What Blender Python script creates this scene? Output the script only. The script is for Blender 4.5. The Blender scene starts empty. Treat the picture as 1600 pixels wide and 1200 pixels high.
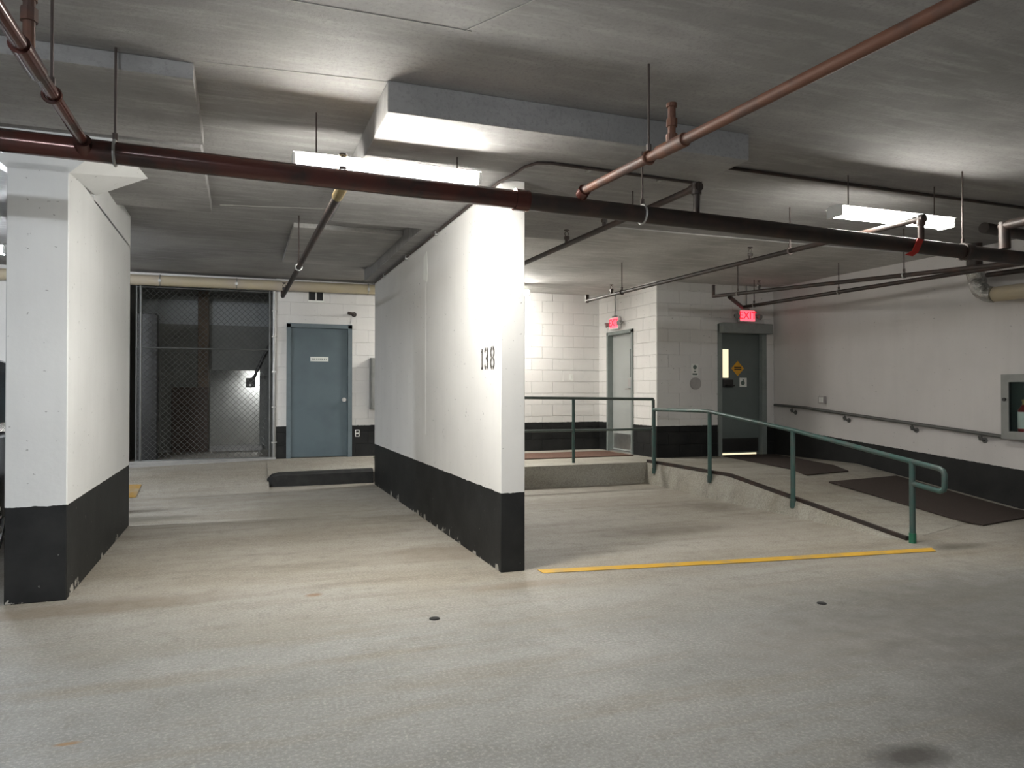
import bpy, bmesh, math, random
from mathutils import Vector, Matrix
random.seed(7)
S = bpy.context.scene
COL = S.collection
PI = math.pi

# ------------------------------------------------------------------ camera, world, exposure
cam_d = bpy.data.cameras.new('camera'); cam = bpy.data.objects.new('camera', cam_d); COL.objects.link(cam)
cam_d.sensor_width = 36; cam_d.lens = 36 * 1136 / 1600
cam_d.clip_start = .05
cam.location = (0, 0, 1.35)
cam.rotation_euler = (PI / 2 + math.atan(12 / 1136), 0, -math.atan(422 / 1136))
S.camera = cam
w = bpy.data.worlds.new('world'); S.world = w; w.use_nodes = True
w.node_tree.nodes['Background'].inputs[0].default_value = (.5, .55, .6, 1)
w.node_tree.nodes['Background'].inputs[1].default_value = .02
S.view_settings.view_transform = 'Standard'; S.view_settings.look = 'None'
S.view_settings.gamma = 1; S.view_settings.use_curve_mapping = False
S.view_settings.exposure = 0.22
WARM = (1.0, .972, .90); COOL = (.90, .95, 1.0)
TUBE = 125.0                     # radiance of a fluorescent tube

# ------------------------------------------------------------------ materials
def nt(m):
    m.use_nodes = True
    return m.node_tree.nodes, m.node_tree.links
def N(ns, t, **k):
    n = ns.new(t)
    for a, b in k.items(): setattr(n, a, b)
    return n
def math_n(ns, ls, op, a, b=None, c=None, clamp=False):
    n = N(ns, 'ShaderNodeMath', operation=op, use_clamp=clamp)
    for i, v in enumerate((a, b, c)):
        if v is None: continue
        if isinstance(v, (int, float)): n.inputs[i].default_value = v
        else: ls.new(v, n.inputs[i])
    return n.outputs[0]
def noise(ns, ls, vec, scale, detail=4, rough=.55):
    n = N(ns, 'ShaderNodeTexNoise'); n.inputs['Scale'].default_value = scale
    n.inputs['Detail'].default_value = detail; n.inputs['Roughness'].default_value = rough
    ls.new(vec, n.inputs['Vector']); return n.outputs['Fac']
def mix(ns, ls, fac, a, b):
    n = N(ns, 'ShaderNodeMix', data_type='RGBA')
    if isinstance(fac, (int, float)): n.inputs[0].default_value = fac
    else: ls.new(fac, n.inputs[0])
    for i, v in ((6, a), (7, b)):
        if isinstance(v, (tuple, list)): n.inputs[i].default_value = (*v[:3], 1)
        else: ls.new(v, n.inputs[i])
    return n.outputs[2]
def ramp(ns, ls, fac, lo, hi):
    n = N(ns, 'ShaderNodeMapRange'); n.inputs[1].default_value = lo; n.inputs[2].default_value = hi
    ls.new(fac, n.inputs[0]); return n.outputs[0]
def scaled(ns, ls, vec, s):
    n = N(ns, 'ShaderNodeVectorMath', operation='MULTIPLY'); n.inputs[1].default_value = s
    ls.new(vec, n.inputs[0]); return n.outputs[0]
def bump(ns, ls, h, strength, dist, b):
    n = N(ns, 'ShaderNodeBump'); n.inputs['Strength'].default_value = strength; n.inputs['Distance'].default_value = dist
    ls.new(h, n.inputs['Height']); ls.new(n.outputs[0], b.inputs['Normal'])

def mat(name, col, rough=.6, metal=0, var=.12, scale=9, bmp=.08, col2=None, thr=(.45, .65)):
    m = bpy.data.materials.new(name); ns, ls = nt(m); b = ns['Principled BSDF']
    b.inputs['Roughness'].default_value = rough; b.inputs['Metallic'].default_value = metal
    tc = N(ns, 'ShaderNodeTexCoord').outputs['Object']
    n = noise(ns, ls, tc, scale)
    c2 = col2 or tuple(c * (1 - var) for c in col)
    ls.new(mix(ns, ls, ramp(ns, ls, n, *thr), col, c2), b.inputs['Base Color'])
    if bmp: bump(ns, ls, noise(ns, ls, tc, scale * 6), bmp, .01, b)
    return m
def emit(name, col, strength):
    m = bpy.data.materials.new(name); ns, ls = nt(m); b = ns['Principled BSDF']
    b.inputs['Base Color'].default_value = (*col, 1)
    b.inputs['Emission Color'].default_value = (*col, 1); b.inputs['Emission Strength'].default_value = strength
    return m
def glass(name, col=(.8, .9, .9), rough=.05, alpha=.25):
    m = bpy.data.materials.new(name); ns, ls = nt(m); b = ns['Principled BSDF']
    b.inputs['Base Color'].default_value = (*col, 1); b.inputs['Roughness'].default_value = rough
    b.inputs['Transmission Weight'].default_value = 1; b.inputs['IOR'].default_value = 1.1
    n = noise(ns, ls, N(ns, 'ShaderNodeTexCoord').outputs['Object'], 5)
    ls.new(ramp(ns, ls, n, -1, 6), b.inputs['Roughness'])
    return m
def wall_paint(name, white, h0, k=0, base=0, chips=True, streak=.1):
    """white painted wall with a black painted band whose top lies at z = h0 + k*y"""
    m = bpy.data.materials.new(name); ns, ls = nt(m); b = ns['Principled BSDF']
    pos = N(ns, 'ShaderNodeNewGeometry').outputs['Position']
    sp = N(ns, 'ShaderNodeSeparateXYZ'); ls.new(pos, sp.inputs[0])
    big = noise(ns, ls, pos, 1.1, 5); sm = noise(ns, ls, pos, 26, 5)
    vert = noise(ns, ls, scaled(ns, ls, pos, (5, 5, .5)), 1.4, 4)
    wcol = mix(ns, ls, ramp(ns, ls, big, .4, .75), white, tuple(c * .9 for c in white))
    wcol = mix(ns, ls, math_n(ns, ls, 'MULTIPLY', ramp(ns, ls, vert, .5, .75), streak), wcol, tuple(c * .62 for c in white))
    speck = math_n(ns, ls, 'GREATER_THAN', noise(ns, ls, scaled(ns, ls, pos, (1, 1, 1.7)), 19, 4), .70)
    wcol = mix(ns, ls, math_n(ns, ls, 'MULTIPLY', speck, .55), wcol, (.2, .2, .2))
    bcol = mix(ns, ls, ramp(ns, ls, noise(ns, ls, pos, 4, 6), .35, .75), (.009, .0095, .010), (.022, .023, .023))
    if chips:
        low = math_n(ns, ls, 'SUBTRACT', sp.outputs['Z'], base)
        c = math_n(ns, ls, 'MULTIPLY_ADD', noise(ns, ls, scaled(ns, ls, pos, (1, 1, .7)), 7, 6), .6, -.325)
        chip = math_n(ns, ls, 'LESS_THAN', low, c)
        bcol = mix(ns, ls, chip, bcol, (.42, .40, .36))
        spk = math_n(ns, ls, 'GREATER_THAN', noise(ns, ls, pos, 24, 3), .74)
        bcol = mix(ns, ls, math_n(ns, ls, 'MULTIPLY', spk, .5), bcol, (.3, .3, .28))
    line = math_n(ns, ls, 'MULTIPLY_ADD', sp.outputs['Y'], k, h0)
    line = math_n(ns, ls, 'ADD', line, math_n(ns, ls, 'MULTIPLY_ADD', noise(ns, ls, pos, 18, 3), .02, -.01))
    band = math_n(ns, ls, 'LESS_THAN', sp.outputs['Z'], line)
    ls.new(mix(ns, ls, band, wcol, bcol), b.inputs['Base Color'])
    b.inputs['Roughness'].default_value = .6; b.inputs['Specular IOR Level'].default_value = .3
    bump(ns, ls, sm, .12, .01, b)
    return m
def spot(ns, ls, pos, c, rx, ry, soft=.5):
    d = N(ns, 'ShaderNodeVectorMath', operation='SUBTRACT'); ls.new(pos, d.inputs[0]); d.inputs[1].default_value = (c[0], c[1], 0)
    s = scaled(ns, ls, d.outputs[0], (1 / rx, 1 / ry, 0))
    L = N(ns, 'ShaderNodeVectorMath', operation='LENGTH'); ls.new(s, L.inputs[0])
    dd = math_n(ns, ls, 'ADD', L.outputs['Value'], math_n(ns, ls, 'MULTIPLY_ADD', noise(ns, ls, pos, 5, 4), .9, -.45))
    r = ramp(ns, ls, dd, 1 + soft * .3, 1 - soft)
    return r
def concrete_floor(name, base, spots=(), lane=None):
    m = bpy.data.materials.new(name); ns, ls = nt(m); b = ns['Principled BSDF']
    pos = N(ns, 'ShaderNodeNewGeometry').outputs['Position']
    a = noise(ns, ls, scaled(ns, ls, pos, (.45, 1.1, 1)), 1.0, 6, .6)
    t = noise(ns, ls, scaled(ns, ls, pos, (.35, 2.6, 1)), 1.6, 5, .6)
    f = noise(ns, ls, pos, 60, 4, .75); g = noise(ns, ls, pos, 7, 6, .65)
    c = mix(ns, ls, ramp(ns, ls, a, .38, .66), base, tuple(x * y for x, y in zip(base, (.72, .68, .62))))
    lm = 0.0
    if lane:
        sp = N(ns, 'ShaderNodeSeparateXYZ'); ls.new(pos, sp.inputs[0])
        yy = math_n(ns, ls, 'MULTIPLY_ADD', sp.outputs['X'], .10, sp.outputs['Y'])
        yy = math_n(ns, ls, 'ADD', yy, math_n(ns, ls, 'MULTIPLY_ADD', a, 2.4, -1.2))
        lm = ramp(ns, ls, yy, 5.3, 3.9)
        lc = mix(ns, ls, ramp(ns, ls, a, .36, .64), lane, tuple(x * .66 for x in lane))
        c = mix(ns, ls, lm, c, lc)
    c = mix(ns, ls, math_n(ns, ls, 'MULTIPLY', ramp(ns, ls, t, .5, .68), .6), c, tuple(x * y for x, y in zip(base, (.52, .48, .42))))
    c = mix(ns, ls, math_n(ns, ls, 'MULTIPLY', ramp(ns, ls, g, .54, .74), .5), c, tuple(x * .5 for x in base))
    c = mix(ns, ls, math_n(ns, ls, 'MULTIPLY', ramp(ns, ls, f, .5, .68), .75), c, tuple(x * .5 for x in base))
    c = mix(ns, ls, math_n(ns, ls, 'MULTIPLY', ramp(ns, ls, f, .5, .3), .45), c, tuple(min(1, x * 1.4) for x in base))
    for (cx, cy, rx, ry, col, k) in spots:
        c = mix(ns, ls, math_n(ns, ls, 'MULTIPLY', spot(ns, ls, pos, (cx, cy), rx, ry), k), c, col)
    ls.new(c, b.inputs['Base Color'])
    ls.new(ramp(ns, ls, g, -.6, 1.1), b.inputs['Roughness'])
    b.inputs['Roughness'].default_value = .6
    bump(ns, ls, f, .18, .006, b)
    return m
def ceiling_mat(name, base):
    m = bpy.data.materials.new(name); ns, ls = nt(m); b = ns['Principled BSDF']
    pos = N(ns, 'ShaderNodeNewGeometry').outputs['Position']
    a = noise(ns, ls, pos, .9, 6, .6); s = noise(ns, ls, scaled(ns, ls, pos, (1, 7, 3)), 1.6, 5, .6); f = noise(ns, ls, pos, 42, 4, .7)
    c = mix(ns, ls, ramp(ns, ls, a, .38, .64), base, tuple(x * .66 for x in base))
    c = mix(ns, ls, math_n(ns, ls, 'MULTIPLY', ramp(ns, ls, s, .48, .7), .5), c, tuple(min(1, x * 1.3) for x in base))
    c = mix(ns, ls, math_n(ns, ls, 'MULTIPLY', ramp(ns, ls, f, .5, .7), .55), c, tuple(x * .6 for x in base))
    ls.new(c, b.inputs['Base Color']); b.inputs['Roughness'].default_value = .8
    bump(ns, ls, f, .2, .01, b)
    return m

M = {}
W_ = (.76, .75, .73)
M['pier'] = wall_paint('paint_pier', (.76, .77, .77), .615)
M['mid'] = wall_paint('paint_middle', W_, .592)
M['back'] = wall_paint('paint_back', (.75, .735, .715), .805, base=.3, chips=False, streak=.05)
M['right'] = wall_paint('paint_right', (.63, .605, .59), .018, .074, chips=False)
M['shell'] = wall_paint('paint_shell', (.70, .69, .66), .6)
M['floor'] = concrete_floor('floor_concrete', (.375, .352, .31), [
    (2.32, 2.03, .17, .10, (.035, .03, .025), .85), (1.6, 5.9, .5, .35, (.2, .16, .12), .5), (-.9, 5.2, .9, .2, (.19, .15, .11), .6),
    (3.9, 6.1, .8, .22, (.17, .15, .12), .55), (5.2, 7.2, .35, .4, (.16, .14, .11), .6), (.9, 8.6, .8, .9, (.22, .2, .15), .35),
    (-.9, 8.6, .5, .2, (.12, .11, .09), .6), (-.62, 3.22, .05, .018, (.25, .13, .04), .8), (.45, 5.0, .06, .04, (.22, .12, .05), .7),
    (1.9, 4.75, .5, .1, (.22, .17, .12), .5), (5.9, 4.6, .3, .12, (.12, .11, .09), .6), (3.2, 3.1, .9, .5, (.24, .22, .2), .4), (4.6, 3.2, 1.7, .9, (.10, .095, .085), .6), (3.6, 2.1, 1.1, .8, (.10, .095, .085), .55)], lane=(.28, .28, .272))  # broad dark spots at the end: aisle dirt plus painted-in light falloff
M['deck'] = concrete_floor('deck_concrete', (.40, .385, .34), [(6.9, 6.9, .5, .5, (.2, .17, .14), .3)])
M['ceil'] = ceiling_mat('ceiling_concrete', (.34, .333, .328))
M['ceil_light'] = ceiling_mat('ceiling_concrete_pale', (.45, .44, .425))
M['soffit'] = ceiling_mat('painted_soffit', (.55, .54, .52))
M['seam'] = mat('formwork_seam', (.46, .45, .43), .8)
M['kerb'] = mat('black_paint_kerb', (.010, .010, .010), .7, var=.0, col2=(.02, .02, .019), scale=7, bmp=.3)
M['yellow'] = mat('worn_yellow_paint', (.62, .36, .03), .6, col2=(.42, .30, .12), scale=6, thr=(.5, .72))
M['oldyellow'] = mat('faded_yellow_paint', (.42, .25, .06), .7, col2=(.38, .33, .25), scale=4, thr=(.4, .62))
M['rust'] = mat('pipe_rust_orange', (.15, .062, .036), .6, .1, col2=(.075, .042, .034), scale=6)
M['red_pipe'] = mat('pipe_red_brown', (.085, .028, .022), .2, .3, col2=(.045, .028, .025), scale=5, bmp=0)
M['dark_pipe'] = mat('pipe_dark', (.035, .027, .024), .5, .2, col2=(.06, .035, .028), scale=6)
M['galv'] = mat('galvanised_steel', (.42, .42, .41), .4, .8)
M['rod'] = mat('threaded_rod', (.09, .07, .065), .55, .5)
M['beige'] = mat('beige_pipe_cover', (.50, .43, .29), .55, col2=(.46, .40, .33), scale=1.5)
M['foil'] = mat('crumpled_foil', (.55, .55, .53), .25, .95, scale=14, bmp=.9)
M['white_metal'] = mat('white_enamel', (.8, .8, .78), .4, var=.04)
M['blue_door'] = mat('blue_grey_door', (.10, .14, .16), .5, col2=(.085, .12, .14), scale=2)
M['blue_frame'] = mat('blue_grey_frame', (.13, .17, .19), .5)
M['grey_door'] = mat('pale_grey_door', (.40, .42, .41), .5, var=.08, scale=2)
M['grey_frame'] = mat('grey_green_frame', (.22, .25, .24), .5)
M['dk_door'] = mat('dark_grey_green_door', (.13, .155, .15), .5, var=.12, scale=2)
M['operator'] = mat('door_operator', (.27, .29, .28), .5)
M['green'] = mat('green_rail_paint', (.05, .105, .095), .42, .1, col2=(.075, .10, .093), scale=8)
M['grey_rail'] = mat('grey_green_rail_paint', (.10, .125, .115), .45, .1)
M['green_base'] = mat('green_post_sleeve', (.02, .16, .09), .45)
M['wall_rail'] = mat('dark_wall_rail', (.10, .10, .095), .5)
M['mat'] = mat('brown_rubber_mat', (.045, .03, .024), .85, var=.3, scale=40, bmp=.4)
M['mat_red'] = mat('red_brown_mat', (.12, .06, .04), .85, var=.3, scale=40, bmp=.4)
M['steel'] = mat('brushed_steel', (.55, .55, .54), .35, .9)
M['dark'] = mat('dark_void', (.012, .012, .012), .7)
M['black'] = mat('black_plastic', (.02, .02, .02), .45)
M['sign_white'] = mat('sign_white', (.85, .86, .82), .5, var=.03)
M['sign_ink'] = mat('sign_ink', (.12, .16, .14), .6)
M['sign_yellow'] = mat('sign_yellow', (.75, .38, .03), .5)
M['number'] = mat('stencil_ink', (.06, .055, .05), .7, col2=(.14, .13, .12), scale=30)
M['cab'] = mat('grey_cabinet', (.24, .245, .235), .5)
M['cab_in'] = mat('cabinet_inside', (.10, .12, .11), .6)
M['ext_red'] = mat('extinguisher_red', (.25, .015, .015), .3)
M['brass'] = mat('brass', (.5, .38, .16), .35, .9)
M['wood'] = mat('brown_timber', (.13, .095, .065), .7, col2=(.09, .065, .045), scale=3)
M['ply'] = mat('dark_brown_board', (.075, .055, .045), .75, scale=3)
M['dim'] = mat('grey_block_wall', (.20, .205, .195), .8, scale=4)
M['dim2'] = mat('pale_block_wall', (.36, .38, .39), .8, scale=4)
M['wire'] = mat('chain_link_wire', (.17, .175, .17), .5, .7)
M['carpaint'] = mat('black_car_paint', (.012, .012, .014), .18, .3, var=.02, bmp=0)
M['carglass'] = mat('tinted_glass', (.02, .025, .03), .06, 0, var=.02, bmp=0)
M['tyre'] = mat('tyre_rubber', (.02, .02, .02), .8)
M['alloy'] = mat('alloy', (.55, .55, .56), .3, .9)
M['lamp_red'] = mat('red_lens', (.3, .01, .01), .2)
M['lamp_clear'] = mat('clear_lens', (.7, .7, .7), .15)
M['glass'] = glass('cabinet_glass')
M['exit_glow'] = emit('exit_glow', (1.0, .10, .14), 1.6)
M['exit_dim'] = emit('exit_letter', (.75, .01, .03), .9)
M['lit_pane'] = emit('lit_pane', (1.0, .86, .58), .9)
M['red_tape'] = mat('red_tape', (.5, .03, .02), .6)
M['soot'] = mat('grey_plate', (.40, .38, .37), .5)

# ------------------------------------------------------------------ geometry helpers
class MB:
    def __init__(s): s.bm = bmesh.new()
    def box(s, a, b, bev=0, rot=None):
        c = [(a[i] + b[i]) / 2 for i in range(3)]; d = [abs(b[i] - a[i]) for i in range(3)]
        r = bmesh.ops.create_cube(s.bm, size=1, matrix=Matrix.Translation(c) @ (rot or Matrix()) @ Matrix.Diagonal((*d, 1)))
        if bev:
            es = list({e for v in r['verts'] for e in v.link_edges})
            bmesh.ops.bevel(s.bm, geom=es, offset=bev, segments=1, affect='EDGES')
        return s
    def cyl(s, p0, p1, r, seg=12, r2=None):
        p0 = Vector(p0); p1 = Vector(p1); d = p1 - p0
        q = d.to_track_quat('Z', 'Y').to_matrix().to_4x4()
        bmesh.ops.create_cone(s.bm, cap_ends=True, segments=seg, radius1=r, radius2=r if r2 is None else r2, depth=d.length,
                              matrix=Matrix.Translation((p0 + p1) / 2) @ q)
        return s
    def tube(s, pts, r, seg=10, closed=False):
        pts = [Vector(p) for p in pts]; rings = []
        n = len(pts)
        for i, p in enumerate(pts):
            if closed: t = (pts[(i + 1) % n] - pts[i - 1])
            else: t = pts[min(i + 1, n - 1)] - pts[max(i - 1, 0)]
            t.normalize()
            up = Vector((0, 0, 1)) if abs(t.z) < .95 else Vector((1, 0, 0))
            if rings:
                up = lastu
            x = (up - t * up.dot(t)).normalized(); y = t.cross(x); lastu = x
            rings.append([s.bm.verts.new(p + (x * math.cos(2 * PI * k / seg) + y * math.sin(2 * PI * k / seg)) * r) for k in range(seg)])
        m = n if closed else n - 1
        for i in range(m):
            A, B = rings[i], rings[(i + 1) % n]
            for k in range(seg): s.bm.faces.new((A[k], A[(k + 1) % seg], B[(k + 1) % seg], B[k]))
        if not closed:
            s.bm.faces.new(rings[0][::-1]); s.bm.faces.new(rings[-1])
        return s
    def torus(s, c, axis, R, r, seg=20):
        axis = Vector(axis).normalized(); u = axis.orthogonal().normalized(); v = axis.cross(u); c = Vector(c)
        return s.tube([c + (u * math.cos(2 * PI * k / seg) + v * math.sin(2 * PI * k / seg)) * R for k in range(seg)], r, 6, True)
    def poly(s, vs, fs):
        b = [s.bm.verts.new(v) for v in vs]
        for f in fs: s.bm.faces.new([b[i] for i in f])
        return s
    def prism(s, pts, off):
        """closed polygon pts extruded by vector off"""
        off = Vector(off); n = len(pts)
        A = [s.bm.verts.new(p) for p in pts]; B = [s.bm.verts.new(Vector(p) + off) for p in pts]
        s.bm.faces.new(A); s.bm.faces.new(B[::-1])
        for i in range(n): s.bm.faces.new((A[i], B[i], B[(i + 1) % n], A[(i + 1) % n]))
        return s
    def build(s, name, m, parent=None, smooth=False):
        bmesh.ops.recalc_face_normals(s.bm, faces=s.bm.faces)
        me = bpy.data.meshes.new(name); s.bm.to_mesh(me); s.bm.free()
        me.materials.append(M[m] if isinstance(m, str) else m)
        if smooth:
            for p in me.polygons: p.use_smooth = True
            me.set_sharp_from_angle(angle=math.radians(38))
        return link(name, me, parent)
def link(name, me, parent=None):
    o = bpy.data.objects.new(name, me); COL.objects.link(o)
    if parent:
        o.parent = parent
        o.matrix_parent_inverse = wmat(parent).inverted()
    return o
def wmat(o):
    m = Matrix.LocRotScale(o.location, o.rotation_euler, o.scale)
    return (wmat(o.parent) @ o.matrix_parent_inverse @ m) if o.parent else m
def tag(o, label, cat, group=None, kind=None):
    o['label'] = label
    if cat: o['category'] = cat
    if group: o['group'] = group
    if kind: o['kind'] = kind
    return o
def thing(name, loc, label, cat, group=None, kind=None):
    o = bpy.data.objects.new(name, None); COL.objects.link(o); o.location = loc; o.empty_display_size = .1
    return tag(o, label, cat, group, kind)
def bx(name, a, b, m, parent=None, bev=0, rot=None): return MB().box(a, b, bev, rot).build(name, m, parent)
def text(name, body, size, loc, rot, m, parent, ext=.002):
    cu = bpy.data.curves.new(name, 'FONT'); cu.body = body; cu.size = size; cu.extrude = ext; cu.align_x = 'CENTER'; cu.align_y = 'CENTER'
    t = bpy.data.objects.new(name, cu); me = bpy.data.meshes.new_from_object(t)
    bpy.data.objects.remove(t); me.materials.clear(); me.materials.append(M[m])
    me.transform(Matrix.Translation(loc) @ rot.to_4x4())
    return link(name, me, parent)

SLAB = 3.12
# ------------------------------------------------------------------ floor, deck, ramp
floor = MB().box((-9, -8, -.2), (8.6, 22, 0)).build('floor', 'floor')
tag(floor, 'stained grey concrete garage floor', 'floor', kind='structure')
# left bay rises gently to the door level
prof = [(10.25, -.01), (10.55, .02), (10.95, .10), (11.4, .215), (11.7, .275), (11.9, .30), (14.2, .30), (14.2, -.05), (10.25, -.05)]
MB().prism([(-1.75, y, z) for y, z in prof], (2.11, 0, 0)).build('rear_slope', 'floor', floor)
prof = [(10.98, -.01), (10.98, .15), (11.4, .225), (11.7, .28), (11.9, .30), (14.2, .30), (14.2, -.05), (10.98, -.05)]
MB().prism([(.36, y, z) for y, z in prof], (1.64, 0, 0)).build('rear_slope', 'floor', floor)
# raised deck and landing with access ramp (one concrete pour)
d = MB()
top = [(2.0, 9.45, .3), (5.65, 9.45, .3), (5.65, 7.5, .3), (8.42, 8.2, .3), (8.42, 9.97, .3), (6.146, 9.97, .3), (6.146, 11.95, .3), (2.0, 11.95, .3)]
bot = [(2.0, 9.42, 0), (5.58, 9.42, 0), (5.55, 7.5, 0)]
V = top + bot + [(5.65, 4.95, 0.002), (8.42, 5.85, 0.002), (5.60, 4.95, 0)]
d.poly(V, [range(8), (0, 1, 9, 8), (1, 2, 10, 9), (2, 3, 12, 11), (2, 11, 13, 10)])
d.build('landing_deck', 'deck', floor)
e = MB()
for p, q in (((5.66, 9.46), (5.66, 7.5)),): e.box((5.645, 7.5, .3), (5.685, 9.45, .34))
e.prism([(5.645, 7.5, .3), (5.645, 7.5, .34), (5.645, 4.95, .035), (5.645, 4.95, 0)], (.04, 0, 0))
e.build('ramp_edge_kerb', 'dark_pipe', floor)
# painted lines
MB().prism([(2.10, 5.10, .003), (2.10, 4.99, .003), (3.65, 4.755, .003), (5.50, 4.52, .003), (5.58, 4.63, .003), (3.68, 4.865, .003)], (0, 0, .002)).build('painted_line', 'yellow', floor)
MB().prism([(-1.52, 8.0, .003), (-1.40, 8.0, .003), (-1.34, 10.3, .003), (-1.46, 10.3, .003)], (0, 0, .002)).build('painted_line', 'oldyellow', floor)
MB().poly([(-1.46, 10.35, .006), (-1.26, 10.35, .006), (-1.26, 10.95, .104), (-1.5, 10.95, .104)], [range(4)]).build('painted_line', 'oldyellow', floor)
MB().prism([(-5.2, 5.0, .003), (-1.55, 5.0, .003), (-1.55, 5.1, .003), (-5.2, 5.1, .003)], (0, 0, .002)).build('painted_line', 'oldyellow', floor)
# raised pale apron strip along the cage
MB().prism([(-1.7, 11.62, .25), (-1.7, 11.86, .318), (.5, 11.90, .315), (.5, 11.86, .30)], (0, 0, .012)).build('apron_strip', 'ceil_light', floor)

# ------------------------------------------------------------------ ceiling
ceil = MB().box((-9, -8, SLAB), (8.6, 22, SLAB + .25)).build('ceiling', 'ceil')
tag(ceil, 'grey board-marked concrete ceiling slab', 'ceiling', kind='structure')
bx('drop_panel', (.77, 4.10, 2.94), (3.26, 6.95, SLAB), 'ceil', ceil, .004)
bx('drop_panel', (-3.2, 4.25, 3.03), (-.25, 5.36, SLAB), 'ceil', ceil, .004)
bx('drop_panel', (-3.2, 5.43, 3.03), (-.27, 7.35, SLAB), 'ceil', ceil, .004)
bx('drop_panel', (.5, 7.9, 3.07), (1.66, 10.1, SLAB), 'ceil_light', ceil, .004)  # pale panel: brightness of the lit ceiling area put into its colour
bx('wall_head_beam', (1.66, 6.95, 2.955), (2.16, 10.63, SLAB), 'ceil', ceil, .004)
bx('painted_soffit', (2.0, 6.9, 3.105), (8.42, 11.95, SLAB), 'soffit', ceil)
def seam(a, b): MB().tube([(*a, SLAB), (*b, SLAB)], .0035, 5).build('formwork_seam', 'seam', ceil)
for a, b in (((-.25, 4.22), (.77, 4.12)), ((-.4, 3.42), (1.05, 3.40)), ((-.2, 7.4), (.78, 7.2)), ((-4, 2.3), (6, 2.1)), ((1.02, 3.4), (1.3, 2.9))): seam(a, b)

# ------------------------------------------------------------------ middle wall with bay number
wm = MB().box((1.814, 5.12, 0), (2.005, 10.63, 2.955), .004).build('wall_middle', 'mid')
tag(wm, 'white partition wall with black base band and stencilled 138', 'wall', kind='structure')
bx('paint_drip', (1.8125, 7.50, .9), (1.815, 7.516, 2.5), 'mid', wm); MB().prism([(1.8122, 7.44, 2.5), (1.8122, 7.60, 2.55), (1.8122, 7.59, 2.78), (1.8122, 7.46, 2.82), (1.8122, 7.40, 2.6)], (.003, 0, 0)).build('paint_patch', 'sign_white', wm)
def ribbon(mb, pts, wd, x):
    """flat stroke on the wall plane; pts are (u, z), u grows to the right in the picture (towards -Y)"""
    n = len(pts); L = []; R = []
    for i, p in enumerate(pts):
        a = Vector(pts[max(i - 1, 0)]); b = Vector(pts[min(i + 1, n - 1)]); t = (b - a).normalized(); nn = Vector((-t.y, t.x)) * wd / 2
        L.append(Vector(p) + nn); R.append(Vector(p) - nn)
    for i in range(n - 1):
        q = [L[i], L[i + 1], R[i + 1], R[i]]
        mb.poly([(x, 5.60 - v.x, 1.527 + v.y) for v in q], [range(4)])
def arc(cx, cz, rx, rz, a0, a1, n=9):
    return [(cx + rx * math.cos(math.radians(a0 + (a1 - a0) * i / n)), cz + rz * math.sin(math.radians(a0 + (a1 - a0) * i / n))) for i in range(n + 1)]
XW = 1.8125
g = MB(); ribbon(g, [(.028, .012), (.028, .168)], .029, XW); ribbon(g, [(.006, .138), (.026, .152)], .014, XW); ribbon(g, [(.004, .010), (.052, .010)], .02, XW); g.build('digit', 'number', wm)
g = MB(); ribbon(g, arc(.135, .125, .038, .037, 80, -80), .031, XW); ribbon(g, arc(.135, .125, .038, .037, 165, 102, 5), .029, XW)
ribbon(g, arc(.135, .047, .038, .039, 80, -78), .031, XW); ribbon(g, arc(.135, .047, .038, .039, 195, 258, 5), .029, XW); ribbon(g, [(.125, .086), (.15, .086)], .016, XW); g.build('digit', 'number', wm)
g = MB()
for a0, a1 in ((80, -62), (100, 242)):
    ribbon(g, arc(.285, .127, .038, .037, a0, a1), .031, XW)
for a0, a1 in ((62, -80), (118, 260)):
    ribbon(g, arc(.285, .045, .040, .040, a0, a1), .031, XW)
ribbon(g, [(.27, .087), (.30, .087)], .018, XW); g.build('digit', 'number', wm)

# ------------------------------------------------------------------ left pier with flared capital
col = thing('concrete_column', (-1.23, 6.8, 0), 'white painted concrete pier with black base and flared head', 'column')
MB().box((-1.405, 5.43, 0), (-1.06, 8.2, 2.82), .006).build('shaft', 'pier', col)
c = MB()
lo = [(-1.405, 5.43, 2.775), (-1.06, 5.43, 2.775), (-1.06, 6.35, 2.86), (-1.405, 6.35, 2.86)]
hi = [(-1.70, 5.43, 3.03), (-.80, 5.43, 3.03), (-.70, 6.35, 3.03), (-1.75, 6.35, 3.03)]
c.poly(lo + hi, [(0, 3, 2, 1), (4, 5, 6, 7), (0, 1, 5, 4), (1, 2, 6, 5), (2, 3, 7, 6), (3, 0, 4, 7)])
c.build('capital', 'pier', col)
bx('shaft_head', (-1.405, 6.3, 2.80), (-1.06, 8.2, 3.12), 'pier', col)

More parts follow.
